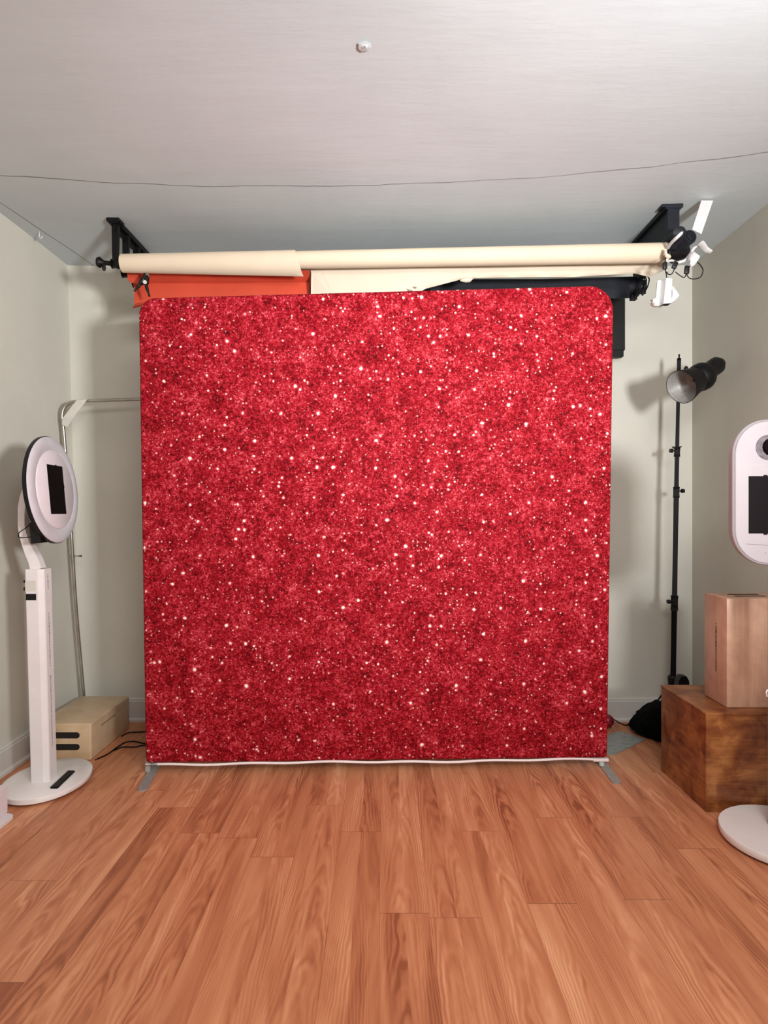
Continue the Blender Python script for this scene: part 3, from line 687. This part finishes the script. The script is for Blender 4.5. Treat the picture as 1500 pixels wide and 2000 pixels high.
bm = NB(); prism(bm, [hc+hv*(0.082+a)+uvv*(0.02+c)+n*0.002 for a, c in ((0, -0.008), (0.004, -0.008), (0.004, 0.008), (0, 0.008))], n*0.0015); obj('screen_notch', bm, M['screen'], bx)
bm = hbox(-0.085, -0.205, 0.055, 0.05, -0.075, -0.030); obj('battery_box', bm, M['black'], bx)
bm = hbox(-0.02, -0.05, 0.05, 0.05, -0.10, -0.030); obj('mount', bm, M['white'], bx)
bm = NB(); tube(bm, curve_pts([P(64, 1018, 2.98), P(52, 1030, 2.95), P(38, 1040, 2.93), P(37, 1049, 2.93), P(48, 1050, 2.94), P(74, 1047, 2.98)], 6), 0.0026, 8)
tube(bm, curve_pts([P(66, 1034, 2.98), P(60, 1037, 2.97), P(64, 1041, 2.97), P(74, 1040, 2.98)], 5), 0.0026, 8); obj('cable', bm, M['blackmat'], bx, smooth=True)
# remote
t = thing('remote_control', 'slim black remote control lying on the white booth base', 'remote', (-1.576, 3.015, 0.041))
bm = NB(); prism(bm, [(-1.588, 2.92, 0.0408), (-1.550, 2.92, 0.0408), (-1.563, 3.11, 0.0408), (-1.600, 3.11, 0.0408)], (0, 0, 0.010))
bmesh.ops.bevel(bm, geom=list(bm.edges), offset=0.003, segments=2, affect='EDGES'); obj('body', bm, M['black'], t, smooth=True)
bm = NB(); lathe(bm, (-1.575, 3.0, 0.0508), (0, 0, 1), [(0, 0.006), (0.001, 0.005)], 16); obj('button', bm, M['blackmat'], t)
# white plinth block at the left edge of the frame
t = thing('white_plinth', 'white block on a flared foot at the lower left edge of the photo', 'plinth', (-1.75, 2.6, 0))
bm = NB(); box(bm, (-1.83, 2.40, 0.012), (-1.685, 2.752, 0.135), 0.003); obj('block', bm, M['plate_white'], t)
bm = NB(); prism(bm, [(-1.87, 2.35, 0), (-1.640, 2.35, 0), (-1.640, 2.715, 0), (-1.652, 2.735, 0), (-1.672, 2.742, 0), (-1.87, 2.77, 0)], (0, 0, 0.012)); obj('flared_foot', bm, M['white'], t)

# ------------------------------------------------------------------ right photo booth
bx = thing('photo_booth', 'white photo booth with tall oval head and round base at the right edge', 'photo booth', (1.645, 2.51, 0), group='photo booths at the sides')
cb = Vector((1.648, 2.515, 0.012)); rbx = 0.247
bm = NB(); lathe(bm, cb, (0, 0, 1), [(0, 0.985), (0.002, 0.99), (0.028, 1.0), (0.031, 0.99)], 72, uv=((1, 0, 0), (0, 1, 0)), sx=rbx, sy=rbx)
obj('base', bm, M['white_wood'], bx, smooth=True, angle=50)
for a in range(5):
    an = a*2*math.pi/5+0.3
    bm = NB(); lathe(bm, cb+Vector((0.2*math.cos(an), 0.2*math.sin(an), -0.012)), (0, 0, 1), [(0, 0.014), (0.003, 0.02), (0.0125, 0.02)], 14); obj('foot', bm, M['black'], bx, smooth=True)
bm = NB(); box(bm, (1.612, 2.50, 0.0435), (1.70, 2.585, 1.12), 0.006); obj('column', bm, M['face'], bx)
def stadium(cx, cz, hw, hh, y, n=20, p=2.0):
    pts = []; r = hw
    for s in (1, -1):
        for k in range(n+1):
            a = math.pi*k/n
            pts.append(Vector((cx+s*r*math.cos(a), y, cz+s*((hh-r)+r*math.sin(a)))))
    return pts
Zh = 2.47
cx, cz = (1500.5-750)*Zh/F, CAMZ-(961.5-1000)*Zh/F
hw, hh = 0.1415, 143*Zh/F
def ringset(bm, spec):
    rr = [[bm.verts.new(p) for p in stadium(cx, cz, hw-i, hh-i, y)] for i, y in spec]
    for a, b_ in zip(rr, rr[1:]):
        m_ = len(a)
        for k in range(m_): bm.faces.new((a[k], a[(k+1) % m_], b_[(k+1) % m_], b_[k]))
    bm.faces.new(rr[0]); bm.faces.new(list(reversed(rr[-1]))); return bm
bm = NB(); ringset(bm, [(0.02, Zh+0.055), (0.010, Zh+0.05), (0.001, Zh+0.018), (0.0, Zh+0.012), (0.0015, Zh+0.004), (0.005, Zh+0.0005), (0.008, Zh+0.003), (0.009, Zh+0.006)]); obj('rim', bm, M['rim'], bx, smooth=True)
bm = NB(); ringset(bm, [(0.0085, Zh+0.012), (0.0085, Zh+0.001), (0.0105, Zh-0.0015)]); obj('face_plate', bm, M['face'], bx, smooth=True)
yf = Zh-0.0015
hc2 = P(1500.5, 874, yf)
bm = NB(); lathe(bm, hc2+Vector((0, 0.0, 0)), (0, -1, 0), [(0.0, 0.0505), (0.0015, 0.0505), (0.0015, 0.047), (0.0005, 0.047), (0.0005, 0.046)], 40); o = obj('camera_port', bm, plain('grey_port', (96, 86, 92), 0.6, vary=0.25, scale=40), bx, smooth=True)
bm = NB(); lathe(bm, hc2+Vector((0.012, 0, 0.002)), (0, -1, 0), [(0.0012, 0.036), (0.008, 0.034), (0.012, 0.030), (0.010, 0.026), (0.006, 0.018)], 32); o = obj('camera_lens', bm, M['screen'], bx, smooth=True)
bm = NB(); a, b2 = P(1462, 930, yf), P(1539, 1042, yf); box(bm, (a.x, yf-0.0015, b2.z), (b2.x, yf+0.002, a.z), 0.001)
for yy in (929, 1043): 
    q = P(1495, yy, yf); box(bm, (q.x-0.008, yf-0.0014, q.z-0.003), (q.x+0.008, yf+0.002, q.z+0.003))
obj('screen', bm, M['screen'], bx)
bm = NB(); prism(bm, [P(1457, 1062, yf), P(1500, 1064.5, yf), P(1540, 1062, yf), P(1540, 1063, yf), P(1500, 1065.6, yf), P(1457, 1063, yf)], (0, -0.0004, 0)); obj('card_slit', bm, M['greyink'], bx)
bm = NB(); prism(bm, [P(1454, 909, yf), P(1480, 907.2, yf), P(1545, 906.5, yf), P(1545, 907.3, yf), P(1480, 908, yf), P(1454, 909.8, yf)], (0, -0.0003, 0)); obj('panel_seam', bm, M['rim'], bx)
bm = NB(); lathe(bm, P(1495, 1080, yf), (0, -1, 0), [(0, 0.0025), (0.0006, 0.002)], 10); obj('screw', bm, M['greyink'], bx)
bm = NB(); tube(bm, curve_pts([P(1502, 1346, 2.47), P(1497, 1351, 2.465), P(1498, 1360, 2.47)], 4), 0.003, 8); obj('cable_clip', bm, M['white'], bx, smooth=True)

# ------------------------------------------------------------------ light stand, lamp, bag
Zp = 3.75
st = thing('light_stand', 'tall black telescopic light stand rising behind the brown crate', 'light stand', (1.76, Zp, 0))
def sec(y0, x0, y1, x1, wpx, name, m='blackmat'):
    bm = NB(); tube(bm, [P(x0, y0, Zp), P(x1, y1, Zp)], wpx*Zp/F/2, 18); return obj(name, bm, M[m], st, smooth=True)
px_ = lambda y: pl(y, [(690, 1326.5), (900, 1322), (1337, 1314.5)])
sec(692, px_(692), 704, px_(704), 3.4, 'spigot'); sec(700, px_(700), 704.5, px_(704), 8, 'spigot_collar')
sec(704, px_(704), 878, px_(878), 7.5, 'pole_section'); sec(878, px_(878), 960, px_(960), 9, 'pole_section')
sec(960, px_(960), 1180, px_(1180), 10, 'pole_section')
bm = NB(); bt = P(px_(1337), 1337, Zp); tube(bm, [P(px_(1180), 1180, Zp), bt, Vector((bt.x-0.005, Zp, 0.08))], 0.017, 18); obj('pole_section', bm, M['blackmat'], st, smooth=True)
def clamp(y0, y1, wpx, side, kname='lock_knob'):
    ym = (y0+y1)/2; x = px_(ym)
    c = sec(y0, px_(y0), y1, px_(y1), wpx, 'lock_collar', 'black')
    bm = NB(); a = P(x, ym-2, Zp); tube(bm, [a, a+Vector((side*0.026, -0.004, 0.002)), a+Vector((side*0.029, -0.004, 0.002)), a+Vector((side*0.046, -0.004, 0.002))], [0.006, 0.006, 0.013, 0.012], 14); obj(kname, bm, M['black'], c, smooth=True)
clamp(874, 892, 12, -1); clamp(951, 972, 12.5, 1); clamp(1163, 1192, 14, -1)
bm = NB(); prism(bm, [P(1313, 872, Zp), P(1317, 876, Zp), P(1328, 876, Zp), P(1333, 871, Zp), P(1325, 872, Zp)], (0, 0.012, 0)); obj('clamp_lever', bm, M['black'], st)
bm = NB(); lathe(bm, Vector((1.76, Zp, 0.30)), (0, 0, 1), [(0, 0.024), (0.05, 0.028), (0.06, 0.02)], 16); obj('leg_collar', bm, M['black'], st, smooth=True)
for an in (250, 10, 130):
    a = math.radians(an); e = Vector((1.76+0.21*math.cos(a), Zp+0.21*math.sin(a), 0.012))
    if e.x > 1.97: e.x = 1.97
    bm = NB(); tube(bm, [Vector((1.76, Zp, 0.32)), e], 0.010, 10); obj('leg', bm, M['blackmat'], st, smooth=True)
bm = NB(); prism(bm, [P(1326, 1330, 3.5), P(1331, 1321, 3.5), P(1341, 1321, 3.5), P(1346, 1330, 3.5), P(1347, 1346, 3.5), P(1324, 1346, 3.5)], (0, 0.05, 0)); tube(bm, [P(1336, 1340, 3.525), Vector((1.77, 3.72, 0.33))], 0.012, 10)
obj('release_handle', bm, M['black'], st)
# lamp
lp = thing('studio_lamp', 'black studio flash lamp with silver bowl reflector on the tall light stand', 'studio lamp', tuple(P(1345, 745, 3.5)))
fc = P(1330.5, 756, 3.40); ax = Vector((-0.86, -0.38, -0.42)).normalized(); back = -ax
RR = 0.094
bm = NB(); lathe(bm, fc, back, [(0, RR-0.0015), (0, RR+0.001), (0.004, RR+0.001), (0.07, RR-0.014), (0.12, RR-0.022), (0.125, 0.063)], 44, cap0=False); o = obj('reflector', bm, M['blackmat'], lp, smooth=True)
bm = NB(); lathe(bm, fc, back, [(0.0005, RR-0.0018), (0.006, RR-0.003), (0.05, 0.068), (0.09, 0.05), (0.11, 0.028), (0.115, 0.012)], 44, cap0=False); o2 = obj('bowl', bm, M['steel'], o, smooth=True); o2['label'] = 'silver inside of the reflector'
bm = NB(); lathe(bm, fc, back, [(0.115, 0.06), (0.13, 0.070), (0.15, 0.078), (0.185, 0.079), (0.205, 0.072), (0.215, 0.055), (0.235, 0.043)], 32); obj('body', bm, M['blackmat'], lp, smooth=True)
bm = NB(); lathe(bm, fc+back*0.23+Vector((0, 0, 0.012)), back+Vector((0, 0, 0.12)), [(-0.02, 0.050), (0.01, 0.044), (0.04, 0.050), (0.085, 0.050), (0.12, 0.030), (0.138, 0.010)], 20); obj('rear_housing', bm, M['black'], lp, smooth=True)
for k in range(3):
    q = fc+back*0.238+Vector((-0.012+0.014*k, -0.043, 0.03-0.026*k)); bm = NB(); lathe(bm, q, (-0.2, -1, 0.1), [(0, 0.0035), (0.004, 0.003)], 10); obj('rivet', bm, M['chrome'], lp)
bm = NB(); pm = P(1325, 745, Zp); tube(bm, [pm+Vector((0, 0, -0.035)), pm+Vector((0, 0, 0.025))], 0.018, 16); tube(bm, [pm, fc+back*0.17+Vector((0, 0, -0.02))], 0.014, 12); obj('mount', bm, M['black'], lp, smooth=True)
bm = NB(); q = P(1340, 722, 3.47); lathe(bm, q+Vector((0, 0, -0.03)), (0, 0, 1), [(0, 0.008), (0.025, 0.009), (0.035, 0.012), (0.045, 0.009), (0.05, 0.004)], 12); obj('tilt_knob', bm, M['black'], lp, smooth=True)
# sand bag over the leg
bm = NB()
bmesh.ops.create_icosphere(bm, subdivisions=5, radius=1.0)
from mathutils import noise as mn
for v in bm.verts:
    p = v.co.copy(); f = 1+0.16*mn.noise(p*2.3)+0.07*mn.noise(p*6+Vector((3, 1, 2)))
    x, y, z = p.x*f, p.y*f, p.z*f
    hgt = lerp(0.06, 0.15, max(0, min(1, (x+1)/1.7)))
    q = Vector((1.665+x*0.145+0.02*y, 3.73+y*0.150-0.05*x, max(0.0, hgt*0.75+z*hgt)))
    q.x = min(q.x, 1.84); v.co = q
tag(obj('sand_bag', bm, M['blackfab'], smooth=True, angle=80), 'slumped black cloth bag on the floor beside the brown crate', 'bag')
# grey plate, red ball, cords on the floor
bm = NB()
pts = [G(1150, 1449), G(1178, 1441), G(1196, 1433), G(1206, 1430.5), G(1216, 1431), G(1250, 1442), G(1259, 1446), G(1254, 1449), G(1204, 1473), G(1196, 1475.5), G(1187, 1474), G(1150, 1462)]
prism(bm, pts, (0, 0, 0.006)); tag(obj('steel_plate', bm, M['plate']), 'flat grey metal plate on the floor behind the backdrop right foot', 'plate')
bm = NB(); bc = P(1186, 1402, 3.84); lathe(bm, bc-Vector((0, 0, bc.z-0.0)), (0, 0, 1), [(0.012, 0.012), (0.02, 0.028), (0.035, 0.038), (0.055, 0.042), (0.075, 0.036), (0.088, 0.02), (0.092, 0.006)], 28)
tag(obj('red_ball', bm, M['red'], smooth=True), 'small dark red ball-shaped item on the floor at the backdrop right edge', 'ball')
bm = NB(); q = G(1190, 1419); box(bm, (q.x-0.05, q.y-0.012, 0), (q.x+0.022, q.y+0.012, 0.012), 0.003); tag(obj('pale_offcut', bm, M['hem']), 'small pale pink strip on the floor in front of the dark red ball', 'strip')
bm = NB(); tube(bm, curve_pts([Vector((q.x+0.02, 3.9, 0.05)), G(1208, 1410, 0.004)+Vector((0, -0.02, 0)), G(1220, 1416, 0.004), G(1232, 1415, 0.004), G(1250, 1416, 0.004)], 6), 0.004, 8)
tag(obj('floor_cord', bm, M['blackmat'], smooth=True), 'black cord running from the dark red ball to the black bag', 'cord')
bm = NB()
tube(bm, curve_pts([G(186, 1484, 0.004), G(210, 1473, 0.004), G(228, 1460, 0.004), G(245, 1450, 0.004), G(262, 1448, 0.004), G(285, 1452, 0.004), G(330, 1452, 0.004)], 6), 0.004, 8)
tube(bm, curve_pts([G(222, 1466, 0.004), G(240, 1459, 0.004), G(262, 1459, 0.004), G(290, 1455, 0.004), G(340, 1462, 0.004)], 6), 0.004, 8)
tube(bm, curve_pts([G(237, 1438, 0.004), G(252, 1431, 0.004), G(285, 1429, 0.004), G(340, 1425, 0.004)], 6), 0.004, 8)
tag(obj('floor_cord', bm, M['blackmat'], smooth=True), 'black cords lying on the floor between the low box and the backdrop', 'cord')
for o in bpy.data.objects:
    if 'base' in o: del o['base']
